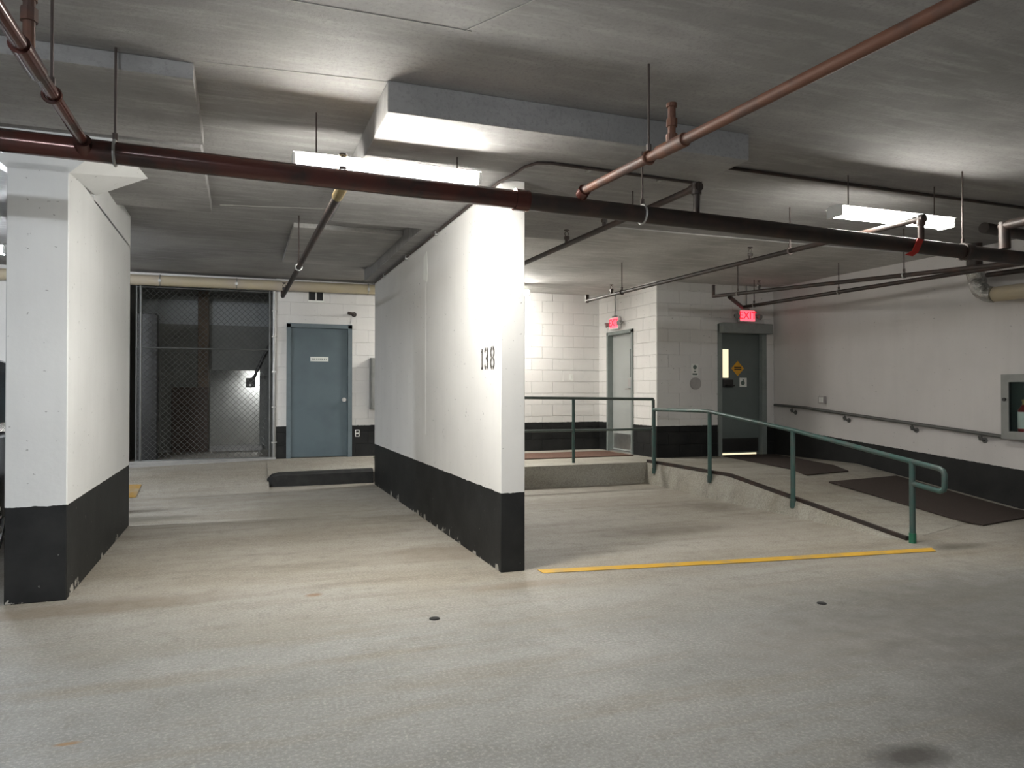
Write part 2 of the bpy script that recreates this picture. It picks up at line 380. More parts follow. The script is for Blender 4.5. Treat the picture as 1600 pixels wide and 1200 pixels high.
# ------------------------------------------------------------------ block walls
CACHE = {}
def block_mesh(su, sz, m, axis):
    k = (round(su, 3), round(sz, 3), m, axis)
    if k not in CACHE:
        mb = MB()
        if axis == 'x': mb.box((-su / 2, -.005, -sz / 2), (su / 2, .02, sz / 2), .0015)
        elif axis == 'y': mb.box((-.005, -su / 2, -sz / 2), (.02, su / 2, sz / 2), .0015)
        bmesh.ops.recalc_face_normals(mb.bm, faces=mb.bm.faces)
        me = bpy.data.meshes.new('block'); mb.bm.to_mesh(me); mb.bm.free(); me.materials.append(M[m]); CACHE[k] = me
    return CACHE[k]
def blocks(parent, axis, u0, u1, z0, z1, plane, holes, m, pu=.41, pz=.205):
    z = z0; row = 0
    while z < z1 - .03:
        h = min(pz, z1 - z); u = u0 - (pu / 2 if row % 2 else 0)
        while u < u1 - .001:
            seg = [(max(u, u0), min(u + pu, u1))]
            for (a, b, c0, c1) in holes:
                if z + h > c0 + .02 and z < c1 - .02:
                    ns_ = []
                    for s0, s1 in seg:
                        if s1 <= a or s0 >= b: ns_.append((s0, s1)); continue
                        if s0 < a: ns_.append((s0, a))
                        if s1 > b: ns_.append((b, s1))
                    seg = ns_
            for s0, s1 in seg:
                if s1 - s0 < .03: continue
                me = block_mesh(s1 - s0 - .003, h - .006, m, axis)
                o = bpy.data.objects.new('block', me); COL.objects.link(o); o.parent = parent
                cu = (s0 + s1) / 2
                o.location = (cu, plane, z + h / 2) if axis == 'x' else (plane, cu, z + h / 2)
            u += pu
        z += pz; row += 1
YB = 11.95
b = MB()
b.box((.5, YB + .006, .3), (.67, YB + .2, SLAB)); b.box((.67, YB + .006, 2.42), (1.655, YB + .2, SLAB)); b.box((1.655, YB + .006, .3), (6.3, YB + .2, SLAB))
b.box((-9, YB, 0), (-1.62, YB + .2, SLAB)); b.box((-1.62, YB + .05, 2.95), (.5, YB + .2, SLAB))
wb = b.build('wall_back', 'back'); tag(wb, 'white painted block wall with black base at the back', 'wall', kind='structure')
blocks(wb, 'x', .5, 6.146, .3, SLAB, YB, [(.67, 1.655, 0, 2.42)], 'back')
# stairwell block that juts forward: side face with first exit door, front face with second
XS, YF = 6.146, 9.97
b = MB()
b.box((XS + .006, YF + .006, .3), (XS + .2, 10.70, SLAB)); b.box((XS + .006, 10.70, 2.40), (XS + .2, 11.60, SLAB)); b.box((XS + .006, 11.60, .3), (XS + .2, YB + .2, SLAB))
b.box((XS + .2, YF + .006, .3), (7.29, YF + .2, SLAB)); b.box((7.29, YF + .006, 2.46), (8.24, YF + .2, SLAB)); b.box((8.24, YF + .006, .3), (8.6, YF + .2, SLAB))
ws = b.build('wall_stairwell', 'back'); tag(ws, 'white block stairwell walls around the two exit doors', 'wall', kind='structure')
blocks(ws, 'y', YF, YB, .3, SLAB, XS, [(10.70, 11.60, 0, 2.40)], 'back')
blocks(ws, 'x', XS, 8.42, .3, SLAB, YF, [(7.29, 8.24, 0, 2.46)], 'back')
wr = MB().box((8.42, -8, 0), (8.6, YF, SLAB)).build('wall_right', 'right'); tag(wr, 'grey white side wall with sloping black base along the ramp', 'wall', kind='structure')
wl = MB().box((-9.2, -8, 0), (-9, 12, SLAB)).build('wall_left', 'shell'); tag(wl, 'white garage wall at the far left', 'wall', kind='structure')
wf = MB().box((-9, -8.2, 0), (8.6, -8, SLAB)).build('wall_front', 'shell'); tag(wf, 'white garage wall behind the viewer', 'wall', kind='structure')

# ------------------------------------------------------------------ doors
RX = Matrix.Rotation(PI / 2, 3, 'X')                     # text facing -Y
RXL = Matrix.Rotation(-PI / 2, 3, 'Z') @ RX              # text facing -X
d1 = thing('door_1', (1.16, YB, .3), 'blue grey steel door with small white name plate', 'door', kind='structure')
f = MB(); f.box((.655, YB - .03, .3), (.72, YB + .12, 2.42)); f.box((1.605, YB - .03, .3), (1.67, YB + .12, 2.42)); f.box((.655, YB - .03, 2.365), (1.67, YB + .12, 2.43)); f.build('frame', 'blue_frame', d1)
lf = bx('leaf', (.722, YB + .02, .312), (1.603, YB + .065, 2.363), 'blue_door', d1, .004)
pl = bx('name_plate', (1.02, YB + .014, 1.835), (1.30, YB + .02, 1.905), 'sign_white', lf)
g = MB()
x = 1.045
while x < 1.27:
    wd = random.uniform(.008, .016); g.box((x, YB + .012, 1.858), (x + wd, YB + .014, 1.882)); x += wd + random.choice((.006, .006, .02))
g.build('print', 'sign_ink', lf)
k = MB(); k.cyl((1.545, YB + .02, 1.22), (1.545, YB - .02, 1.22), .016); k.cyl((1.545, YB - .02, 1.22), (1.545, YB - .055, 1.22), .03, 14); k.cyl((1.545, YB + .02, 1.22), (1.545, YB + .012, 1.22), .034, 14); k.build('knob', 'steel', lf, True)
d2 = thing('door_2', (XS, 11.15, .3), 'pale grey exit door with narrow dark window on the deck', 'door', kind='structure')
f = MB(); f.box((XS - .03, 10.69, .3), (XS + .14, 10.745, 2.40)); f.box((XS - .03, 11.555, .3), (XS + .14, 11.61, 2.40)); f.box((XS - .03, 10.69, 2.35), (XS + .14, 11.61, 2.405)); f.build('frame', 'grey_frame', d2)
lf = bx('leaf', (XS + .07, 10.747, .325), (XS + .115, 11.553, 2.348), 'grey_door', d2, .003)
bx('window_pane', (XS + .064, 10.83, 1.60), (XS + .071, 10.93, 2.08), 'carglass', lf)
k = MB(); k.box((XS + .06, 10.80, 1.44), (XS + .07, 11.0, 1.58)); k.cyl((XS + .06, 10.86, 1.4), (XS, 10.86, 1.4), .012); k.cyl((XS, 10.86, 1.4), (XS, 10.98, 1.4), .012); k.build('lock_plate', 'soot', lf)
bx('kick_plate', (XS + .064, 10.78, .36), (XS + .07, 11.52, .62), 'steel', lf)
bx('threshold', (XS - .02, 10.745, .3), (XS + .12, 11.555, .318), 'steel', d2)
d3 = thing('door_3', (7.76, YF, .3), 'dark grey green exit door with lit window and yellow diamond sign', 'door', kind='structure')
f = MB(); f.box((7.285, YF - .03, .3), (7.355, YF + .14, 2.45)); f.box((8.16, YF - .03, .3), (8.25, YF + .14, 2.45)); f.box((7.285, YF - .03, 2.32), (8.25, YF + .14, 2.46)); f.build('frame', 'grey_frame', d3)
bx('door_operator', (7.30, YF - .14, 2.31), (8.30, YF - .02, 2.475), 'operator', d3, .008)
lf = bx('leaf', (7.357, YF + .05, .335), (8.158, YF + .095, 2.318), 'dk_door', d3, .003)
bx('window_pane', (7.425, YF + .043, 1.58), (7.535, YF + .051, 2.05), 'lit_pane', lf)
MB().prism([(7.72, YF + .042, 1.86), (7.845, YF + .042, 1.735), (7.72, YF + .042, 1.61), (7.595, YF + .042, 1.735)], (0, .008, 0)).build('warning_sign', 'sign_yellow', lf)
g = MB(); g.box((7.65, YF + .039, 1.742), (7.79, YF + .042, 1.762)); g.box((7.65, YF + .039, 1.71), (7.79, YF + .042, 1.728)); g.build('print', 'black', lf)
bx('access_sign', (7.76, YF + .043, 1.43), (7.90, YF + .05, 1.58), 'sign_white', lf)
g = MB(); g.cyl((7.82, YF + .043, 1.495), (7.82, YF + .040, 1.495), .038, 14); g.box((7.815, YF + .038, 1.50), (7.835, YF + .042, 1.56)); g.build('print', 'sign_ink', lf)
k = MB(); k.box((7.42, YF + .02, 1.42), (7.62, YF + .05, 1.55), .006); k.cyl((7.47, YF + .02, 1.45), (7.47, YF - .03, 1.45), .012); k.cyl((7.47, YF - .03, 1.45), (7.60, YF - .03, 1.45), .012); k.build('lock_plate', 'black', lf)
bx('kick_plate', (7.38, YF + .044, .36), (8.13, YF + .05, .58), 'black', lf)
bx('light_gap', (7.36, YF + .055, .305), (8.10, YF + .06, .333), 'lit_pane', d3)

# ------------------------------------------------------------------ exit signs
def exit_sign(loc, axis, label, stem):
    t = thing('exit_sign', loc, label, 'exit sign', 'exit signs over the doors')
    R = Matrix() if axis == 'x' else Matrix.Rotation(-PI / 2, 4, 'Z')
    parts = []
    parts.append(bx('housing', (-.16, -.05, -.105), (.16, 0, .105), 'white_metal', t, .006))
    p = bx('lit_face', (-.145, -.054, -.085), (.145, -.049, .085), 'exit_glow', t); parts.append(p)
    for k in (-1, 1):
        h = MB(); h.cyl((k * .16, -.03, .01), (k * .22, -.04, .01), .012); h.cyl((k * .215, -.02, .0), (k * .235, -.09, -.02), .032, 14, .045); parts.append(h.build('emergency_lamp', 'cab', t, True))
    s = MB(); s.tube(stem, .010, 8); s.cyl((stem[-1][0], stem[-1][1], .105), (stem[-1][0], stem[-1][1], .125), .05, 14); parts.append(s.build('supply_cable', 'cab', t))
    parts.append(text('letters', 'EXIT', .17, (0, -.056, 0), RX, 'exit_dim', t))
    for o in parts:
        o.data.transform(R); o.matrix_parent_inverse = Matrix()
    return t
# text() / bx() put meshes in world space around the origin: parents are moved afterwards
exit_sign((XS - .02, 11.26, 2.545), 'y', 'red glowing exit sign above the pale grey door', [(.02, -.01, .55), (-.01, -.02, .42), (.03, -.03, .3), (0, -.03, .12)])
exit_sign((7.81, YF - .05, 2.60), 'x', 'red glowing exit sign above the dark door with yellow diamond', [(0, -.02, .5), (.0, -.02, .12)])

# ------------------------------------------------------------------ fluorescent fixtures
def strip_light(c, label, k=1.0, col=WARM, L=1.22, rot=0, rods=True):
    tm = emit('fluorescent_tube', col, TUBE * k)
    t = thing('fluorescent_light', c, label, 'light', 'fluorescent strip lights on the ceiling')
    T = Matrix.Rotation(rot, 4, 'Z')
    P_ = []
    h = MB(); h.prism([(-L / 2, y, z) for y, z in ((-.05, .05), (.05, .05), (.098, .03), (-.098, .03))], (L, 0, 0)); P_.append(h.build('housing', 'white_metal', t))
    g = MB(); g.prism([(-L / 2 + .02, y, z) for y, z in ((-.074, .0295), (.074, .0295), (.072, -.015), (.055, -.036), (.02, -.042), (-.02, -.042), (-.055, -.036), (-.072, -.015))], (L - .04, 0, 0)); P_.append(g.build('diffuser', tm, t))
    for s in (-1, 1): P_.append(MB().box((s * L / 2 - (.0 if s < 0 else .019), -.08, -.046), (s * L / 2 + (.019 if s < 0 else 0), .08, .03), .003).build('end_cap', 'white_metal', t))
    if rods:
        for s in (-1, 1): P_.append(MB().cyl((s * L * .38, 0, .05), (s * L * .38, 0, SLAB - c[2]), .005, 6).build('hanger_rod', 'rod', t))
    for o in P_: o.data.transform(T); o.matrix_parent_inverse = Matrix()
    return t
strip_light((.90, 4.74, 2.80), 'bright fluorescent strip light left of the 138 wall, behind the main pipe', 1.25)
strip_light((5.12, 4.60, 2.81), 'bright fluorescent strip light over the bay beside the access ramp', .52, L=1.26)
strip_light((3.78, 11.05, 2.97), 'fluorescent strip light hidden behind the 138 wall by the deck', 1.1)
strip_light((-2.75, 8.3, 2.72), 'fluorescent strip light at left edge behind the white pier', 1.5, COOL)
strip_light((-1.9, -1.9, 2.85), 'fluorescent strip light over the aisle behind the viewer, left', 2.4, COOL)  # unseen fixture added to give flash-like cool light on faces towards the camera
strip_light((-5.6, 1.0, 2.85), 'fluorescent strip light over the aisle far left out of view', 1.2, COOL)  # unseen fixture added to lift the ambient light

# ------------------------------------------------------------------ pipes
def upright(p, parent, h=.14, m='dark_pipe'):
    g = MB(); x, y, z = p
    g.cyl((x, y, z), (x, y, z + h * .55), .018, 10); g.cyl((x, y, z + h * .35), (x, y, z + h * .55), .026, 6)
    for s in (-1, 1): g.tube([(x + s * .012, y, z + h * .55), (x + s * .02, y, z + h * .75), (x, y, z + h * .95)], .004, 5)
    g.cyl((x, y, z + h * .94), (x, y, z + h), .026, 12)
    return g.build('sprinkler_head', m, parent)
def hanger(p, parent, R, mring='galv', mrod='rod', name='hanger'):
    x, y, z = p
    g = MB(); g.cyl((x, y, z + R + .02), (x, y, SLAB), .0065, 8); g.cyl((x, y, z + R + .01), (x, y, z + R + .045), .014, 6)
    o = g.build(name + '_rod', mrod, parent)
    MB().torus((x, y, z), (0, 1, 0) if abs(AX[1]) > .5 else (1, 0, 0), R + .006, .008).build('clamp_ring', mring, parent, True)
    return o
AX = (1, 0)
def mp(x): return (x, 4.2, 2.565 - .0166 * x)      # centre line of the main
main = thing('sprinkler_main', (2, 4.2, 2.5), 'thick red brown sprinkler main crossing the whole ceiling', 'pipe')
MB().cyl(mp(-8.9), mp(1.64), .057, 24).build('pipe_run', 'red_pipe', main, True)
MB().cyl(mp(1.64), mp(8.41), .056, 24).build('pipe_run', 'dark_pipe', main, True)
for x in (1.62, 5.45):
    MB().cyl(mp(x - .045), mp(x + .045), .067, 24).build('coupling', 'red_pipe' if x < 3 else 'dark_pipe', main, True)
for x in (-.615, 2.48, -4): hanger(mp(x), main, .057)
hanger(mp(5.42), main, .057, 'rod')
AX = (0, 1)
br = thing('sprinkler_branch', (2.08, 2.4, 2.6), 'rusty orange branch pipe running overhead to upper right', 'pipe')
P0, P1 = Vector((2.01, 4.15, 2.615)), Vector((2.20, 1.0, 2.605))
MB().cyl(P0, P1, .027, 16).build('pipe_run', 'rust', br, True)
def on(t): return P0.lerp(P1, t)
q = on(.3)
MB().cyl(on(.265), on(.335), .036, 16).build('tee', 'rust', br, True)
g = MB(); g.cyl(q, q + Vector((0, 0, .20)), .02, 12); g.cyl(q + Vector((0, 0, .10)), q + Vector((0, 0, .14)), .028, 8); g.cyl(q, q + Vector((0, 0, .06)), .03, 12); g.cyl(q + Vector((0, 0, .20)), q + Vector((0, 0, .22)), .027, 12); g.build('sprinkler_head', 'rust', br)
hanger(on(.235), br, .027, 'rust')
MB().cyl(P0 + Vector((0, .0, -.02)), P0 + Vector((0, -.05, 0)), .04, 16).build('outlet_fitting', 'red_pipe', br, True)
br = thing('sprinkler_branch', (-.755, 2.6, 2.6), 'red brown branch pipe at top left corner above the pier', 'pipe')
MB().cyl((-.75, 4.14, 2.60), (-.757, 1.0, 2.60), .027, 16).build('pipe_run', 'red_pipe', br, True)
MB().cyl((-.755, 3.30, 2.6), (-.755, 3.05, 2.6), .037, 16).build('tee', 'red_pipe', br, True)
g = MB(); g.cyl((-.755, 3.18, 2.6), (-.755, 3.18, 2.82), .021, 12); g.cyl((-.755, 3.18, 2.74), (-.755, 3.18, 2.79), .03, 8); g.cyl((-.755, 3.18, 2.82), (-.755, 3.18, 2.835), .028, 12); g.build('sprinkler_head', 'rust', br)
hanger((-.755, 3.53, 2.6), br, .027, 'red_pipe')
MB().cyl((-.75, 4.2, 2.56), (-.75, 4.12, 2.60), .042, 16).build('outlet_fitting', 'red_pipe', br, True)
br = thing('sprinkler_branch', (.53, 7, 2.6), 'thin dark branch pipe running back over the left bay towards the blue door', 'pipe')
MB().cyl((.555, 4.255, 2.56), (.51, 10.2, 2.63), .026, 14).build('pipe_run', 'dark_pipe', br, True)
MB().cyl((.555, 4.255, 2.56), (.552, 4.6, 2.564), .034, 14).build('outlet_fitting', 'brass', br, True)
upright((.553, 4.35, 2.58), br, .17); upright((.512, 9.9, 2.63), br)
hanger((.53, 7.58, 2.60), br, .026)
MB().cyl((.51, 10.17, 2.62), (.51, 10.17, 2.70), .03, 10).build('end_elbow', 'dark_pipe', br)
def riser_branch(x0, y1, x1, z, heads, hang, label, r=.024):
    br = thing('sprinkler_branch', (x0, 4.2, z), label, 'pipe')
    zm = mp(x0)[2]
    MB().cyl((x0, 4.2, zm + .05), (x0, 4.2, z), r, 12).build('riser', 'dark_pipe', br, True)
    MB().cyl((x0, 4.2, z), (x1, y1, z), r, 12).build('pipe_run', 'dark_pipe', br, True)
    g = MB(); g.cyl((x0, 4.2, z - .05), (x0, 4.2, z + .03), r * 1.4, 12); g.cyl((x0, 4.17, z), (x0, 4.26, z), r * 1.4, 12); g.build('elbow', 'dark_pipe', br, True)
    MB().cyl((x1, y1, z - .03), (x1, y1, z + .09), r * 1.15, 12).build('end_elbow', 'dark_pipe', br, True)
    for t in heads:
        x = x0 + (x1 - x0) * (t - 4.2) / (y1 - 4.2); upright((x, t, z), br)
    for t in hang:
        x = x0 + (x1 - x0) * (t - 4.2) / (y1 - 4.2); hanger((x, t, z), br, r, 'rod')
    return br
riser_branch(2.905, 9.2, 2.85, 2.745, (5.52, 6.27, 8.6), (5.05, 7.6), 'dark branch pipe rising off the main just right of the 138 wall')
riser_branch(4.97, 9.72, 4.80, 2.70, (6.16, 9.0), (5.6, 8.72), 'dark branch pipe ending in front of the pale grey exit door')
br = thing('sprinkler_branch', (6.6, 6.5, 2.7), 'upper of two dark parallel pipes leading to the dark exit door', 'pipe')
a, b_ = Vector((6.25, 8.64, 2.70)), Vector((7.02, 4.22, 2.56))
MB().cyl(a, b_, .024, 12).build('pipe_run', 'dark_pipe', br, True)
MB().cyl(a - Vector((0, 0, .02)), a + Vector((0, 0, .16)), .024, 12).build('end_elbow', 'dark_pipe', br, True)
upright(a.lerp(b_, .18), br); hanger(a.lerp(b_, .10), br, .024); hanger(a.lerp(b_, .62), br, .024)
br = thing('sprinkler_branch', (7.6, 7.5, 2.7), 'lower of two dark parallel pipes leading to the dark exit door', 'pipe')
a, b_ = Vector((7.49, 9.60, 2.70)), Vector((7.84, 4.22, 2.72))
MB().cyl(a, b_, .027, 12).build('pipe_run', 'dark_pipe', br, True)
MB().cyl(a, (6.42, 8.5, 2.68), .03, 12).build('cross_piece', 'dark_pipe', br, True)
hanger(a.lerp(b_, .35), br, .027); hanger(a.lerp(b_, .05), br, .027); hanger(a.lerp(b_, .8), br, .027)
br = thing('sprinkler_branch', (6.1, 4, 2.75), 'dark pipe slanting into the shadow at upper right edge', 'pipe')
MB().cyl((5.90, 4.23, 2.72), (5.84, 1.5, 2.74), .04, 16).build('pipe_run', 'dark_pipe', br, True)
MB().cyl((5.90, 4.2, 2.53), (5.90, 4.2, 2.75), .044, 16).build('riser', 'dark_pipe', br, True)
hanger((5.89, 3.8, 2.725), br, .04, 'rod')
br = thing('sprinkler_branch', (7.2, 4.6, 2.66), 'dark pipe crossing at right edge above the silver elbow', 'pipe')
MB().cyl((6.4, 4.75, 2.86), (8.41, 4.95, 2.84), .05, 16).build('pipe_run', 'dark_pipe', br, True)
AX = (1, 0); hanger((7.3, 4.84, 2.85), br, .05)
# beige insulated pipe under the ceiling at the back
bp = thing('insulated_pipe', (.2, 11.78, 3.03), 'beige insulated pipe along the back wall above the cage', 'pipe')
MB().cyl((-8.95, 11.78, 2.925), (2.6, 11.78, 3.005), .078, 20).build('pipe_run', 'beige', bp, True)
for x in (-1.13, -.08, 1.9):
    z = 2.965 + (x + 3.2) * .007
    MB().torus((x, 11.78, z), (1, 0, 0), .082, .008).build('clamp_ring', 'galv', bp, True)
    MB().box((x - .018, 11.685, z - .03), (x + .018, 11.70, z + .01)).build('bolt_plate', 'steel', bp)
# right side duct
dp = thing('insulated_pipe', (8.2, 5.2, 2.48), 'beige pipe at right edge joined by crumpled silver elbow', 'pipe')
MB().cyl((8.26, 6.0, 2.49), (8.26, 4.4, 2.48), .088, 20).build('pipe_run', 'beige', dp, True)
el = MB(); pts = []
for i in range(9):
    a = i / 8 * PI / 2; pts.append((8.26 - .02 * math.cos(a), 6.0 + .22 * math.sin(a), 2.49 + .22 * (1 - math.cos(a))))
el.tube(pts + [(8.22, 6.22, 2.80)], .095, 16)
for v in el.bm.verts: v.co += Vector((random.uniform(-1, 1), random.uniform(-1, 1), random.uniform(-1, 1))) * .008
el.build('foil_elbow', 'foil', dp)
MB().cyl((8.2, 6.05, 2.72), (8.2, 3.4, 2.66), .03, 12).build('lower_pipe', 'dark_pipe', dp, True)
MB().cyl((8.22, 6.22, 2.80), (8.22, 6.22, SLAB), .085, 16).build('drop', 'dark_pipe', dp, True)
# conduits
cd = thing('conduit', (1.8, 7, 2.93), 'thin metal conduit looping over the top of the 138 wall', 'conduit')
MB().tube([(1.80, 10.6, 2.93), (1.80, 5.6, 2.925), (1.80, 5.1, 2.92), (1.81, 4.85, 2.90), (1.84, 4.7, 2.915), (1.90, 4.62, 2.925), (2.0, 4.6, 2.928), (3.2, 4.66, 2.928), (3.275, 4.68, 2.95), (3.275, 4.7, 3.06)], .011, 8).build('conduit_run', 'rod', cd, True)
for y in (5.6, 7.0, 8.4, 9.8): bx('conduit_strap', (1.785, y - .012, 2.90), (1.815, y + .012, 2.945), 'galv', cd)
for x in (2.3, 2.9): bx('conduit_strap', (x - .012, 4.60 + (x - 2) * .05, 2.912), (x + .012, 4.645 + (x - 2) * .05, 2.942), 'galv', cd)
cd = thing('conduit', (6, 4.85, 3.07), 'dark conduit along the ceiling above the right light', 'conduit')
MB().tube([(3.275, 4.7, 3.06), (3.32, 4.71, 3.095), (3.42, 4.72, 3.102), (3.6, 4.73, 3.102), (8.41, 4.80, 3.1)], .014, 8).build('conduit_run', 'dark_pipe', cd, True)
# red tape hanging on the main
rt = MB(); rt.prism([(4.86, 4.135, 2.53), (4.92, 4.135, 2.52), (4.86, 4.13, 2.42), (4.80, 4.128, 2.385), (4.72, 4.128, 2.39), (4.80, 4.13, 2.43)], (0, .006, 0))
tag(rt.build('warning_tape', 'red_tape'), 'scrap of red tape hanging from the main pipe', 'tape')

# ------------------------------------------------------------------ handrails
r1 = thing('handrail', (4, 9.75, .3), 'green pipe guard rail along the front of the raised deck', 'handrail')
MB().tube([(2.03, 9.75, 1.285), (5.945, 9.75, 1.235)], .022, 10).build('top_rail', 'grey_rail', r1, True)
MB().tube([(2.03, 9.75, .785), (5.945, 9.75, .775)], .018, 10).build('middle_rail', 'grey_rail', r1, True)
for x in (2.05, 3.3, 4.59, 5.945):
    MB().cyl((x, 9.75, .3), (x, 9.75, 1.265 - .0128 * (x - 3.3)), .023, 12).build('post', 'grey_rail' if x > 5 else 'green', r1, True)
r2 = thing('handrail', (5.62, 7, 0), 'green pipe handrail sloping down beside the access ramp', 'handrail')
xr = 5.615
MB().tube([(xr, 9.19, 1.09), (xr, 8.0, 1.10), (xr, 7.8, 1.09), (xr, 6.35, .932), (xr, 4.85, .725), (xr, 4.58, .690), (xr, 4.545, .672), (xr, 4.53, .64), (xr, 4.53, .54), (xr, 4.54, .51), (xr, 4.57, .495), (xr, 4.85, .53)], .024, 12).build('top_rail', 'green', r2, True)
for y, z0, z1 in ((9.19, .16, 1.09), (7.85, .19, 1.095), (6.35, .09, .93), (4.85, 0, .72)):
    p = MB().cyl((xr - .0, y, z0), (xr, y, z1), .026, 14).build('post', 'green', r2, True)
    MB().cyl((xr, y, z0), (xr, y, z0 + .09), .031, 14).build('sleeve', 'green_base' if y < 5 else 'green', p, True)
r3 = thing('handrail', (8.36, 8, 1), 'dark handrail on brackets along the right wall', 'handrail')
MB().tube([(8.34, 9.86, 1.13), (8.34, 9.2, 1.10), (8.34, 5.98, .825)], .022, 10).build('top_rail', 'wall_rail', r3, True)
for y in (9.45, 8.35, 7.2, 6.25):
    z = 1.13 - (9.86 - y) * .0786
    g = MB(); g.tube([(8.34, y, z - .015), (8.34, y, z - .06), (8.37, y, z - .085), (8.42, y, z - .085)], .009, 8); g.cyl((8.412, y, z - .085), (8.42, y, z - .085), .035, 14); g.cyl((8.33, y, z - .03), (8.35, y, z - .075), .024, 10); g.build('bracket', 'wall_rail', r3)

# ------------------------------------------------------------------ mats
def ramp_z(x, y):
    yb = 4.95 + (x - 5.65) * .325; yt = 7.5 + (x - 5.65) * .2527
    return max(0, min(.3, .3 * (y - yb) / (yt - yb)))
def ramp_mat(quad, label, m='mat', n=6):
    mb = MB(); A, B_, C_, D_ = [Vector((*p, 0)) for p in quad]; T = []; 
    for i in range(n + 1):
        l = A.lerp(D_, i / n); r = B_.lerp(C_, i / n)
        T.append([(v.x, v.y, ramp_z(v.x, v.y) + .004) for v in (l, r)])
    vs = [p for row in T for p in row]; vs += [(x, y, z + .012) for x, y, z in vs]; k = 2 * (n + 1); fs = []
    for i in range(n):
        a = 2 * i
        fs += [(k + a, k + a + 1, k + a + 3, k + a + 2), (a, a + 2, a + 3, a + 1), (a, k + a, k + a + 2, a + 2), (a + 1, a + 3, k + a + 3, k + a + 1)]
    fs += [(0, 1, k + 1, k), (2 * n, k + 2 * n, k + 2 * n + 1, 2 * n + 1)]
    mb.poly(vs, fs)
    return tag(mb.build('floor_mat', m), label, 'mat', 'rubber mats on the ramp and deck')
ramp_mat([(6.97, 5.2), (8.25, 5.45), (8.28, 7.4), (6.85, 7.12)], 'large dark brown rubber mat lying on the ramp')
ramp_mat([(6.85, 7.5), (7.75, 7.7), (8.3, 9.85), (7.3, 9.85)], 'dark brown rubber mat on the landing before the dark exit door')
ramp_mat([(3.6, 10.45), (6.0, 10.45), (6.0, 11.4), (3.6, 11.4)], 'red brown mat on the deck before the pale grey exit door', 'mat_red')

# ------------------------------------------------------------------ kerb in left bay
k = MB()
pr = [(10.83, 0), (10.83, .16), (10.86, .195), (10.97, .20), (11.0, .17), (11.0, 0)]
sec = [(.34, .55), (.40, .85), (.5, .98), (1.2, 1.0), (1.83, 1.05)]
vs = []
for x, s in sec: vs += [(x, 10.915 + (y - 10.915) * min(1, s + .15), z * s) for y, z in pr]
fs = []
for i in range(len(sec) - 1):
    for j in range(6): fs.append((i * 6 + j, i * 6 + (j + 1) % 6, (i + 1) * 6 + (j + 1) % 6, (i + 1) * 6 + j))
fs += [range(6), range(24, 30)]
k.poly(vs, fs)
tag(k.build('kerb', 'kerb'), 'low black painted concrete kerb beyond the end of the 138 wall', 'kerb')

# ------------------------------------------------------------------ chain link cage
cg = thing('cage_gate', (-.5, 11.9, .3), 'chain link cage front with steel posts left of the blue door', 'cage')
y0 = 11.93
for x, r in ((-1.455, .012), (-1.40, .02), (.405, .02), (.47, .032)):
    MB().cyl((x, y0, .27), (x, y0, 2.92), r, 12).build('post', 'galv' if r > .03 else 'wire', cg, True)
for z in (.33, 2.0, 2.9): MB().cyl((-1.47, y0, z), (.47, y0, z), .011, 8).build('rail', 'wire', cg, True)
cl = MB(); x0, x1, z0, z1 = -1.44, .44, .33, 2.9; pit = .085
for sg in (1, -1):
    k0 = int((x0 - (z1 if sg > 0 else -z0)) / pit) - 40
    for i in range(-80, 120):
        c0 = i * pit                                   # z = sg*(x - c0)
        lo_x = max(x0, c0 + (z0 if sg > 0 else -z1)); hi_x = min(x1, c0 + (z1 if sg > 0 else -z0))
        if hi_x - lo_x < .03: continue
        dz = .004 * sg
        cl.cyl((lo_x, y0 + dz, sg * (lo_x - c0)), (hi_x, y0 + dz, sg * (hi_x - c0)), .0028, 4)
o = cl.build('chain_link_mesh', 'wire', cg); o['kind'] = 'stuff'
for z in (.55, 1.1, 1.65, 2.2, 2.6):
    bx('tie_band', (.43, y0 - .036, z), (.51, y0 + .036, z + .02), 'galv', cg)
# store room behind the cage
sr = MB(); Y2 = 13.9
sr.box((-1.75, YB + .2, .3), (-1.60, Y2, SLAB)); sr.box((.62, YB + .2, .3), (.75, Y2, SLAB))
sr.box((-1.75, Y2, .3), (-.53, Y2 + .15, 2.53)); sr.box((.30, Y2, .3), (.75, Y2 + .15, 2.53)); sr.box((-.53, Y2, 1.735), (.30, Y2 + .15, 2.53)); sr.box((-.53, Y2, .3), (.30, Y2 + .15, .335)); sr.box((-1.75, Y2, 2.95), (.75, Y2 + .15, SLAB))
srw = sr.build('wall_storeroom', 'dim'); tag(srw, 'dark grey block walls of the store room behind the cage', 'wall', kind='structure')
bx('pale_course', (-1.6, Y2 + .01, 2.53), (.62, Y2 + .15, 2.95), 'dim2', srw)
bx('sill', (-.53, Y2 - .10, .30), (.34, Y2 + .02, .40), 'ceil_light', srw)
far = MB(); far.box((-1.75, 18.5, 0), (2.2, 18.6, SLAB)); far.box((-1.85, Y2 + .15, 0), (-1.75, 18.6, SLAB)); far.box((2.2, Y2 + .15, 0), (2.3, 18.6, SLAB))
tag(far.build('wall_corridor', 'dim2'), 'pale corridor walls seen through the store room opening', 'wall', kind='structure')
strip_light((.42, 18.2, 1.78), 'small wall light glowing through the store room opening', .8, L=.4, rods=False)
tag(bx('timber_post', (-.725, Y2 - .13, .3), (-.545, Y2 - .03, SLAB - .01), 'wood', None, .004), 'brown timber post behind the chain link', 'post')
tag(bx('board', (-1.13, Y2 - .17, .3), (-.56, Y2 - .14, 1.43), 'ply', None, .003), 'dark brown board leaning behind the chain link', 'board')
ga = thing('gate_arm', (.26, 13.0, 1.75), 'black slanted arm with box end seen through the chain link', 'gate arm')
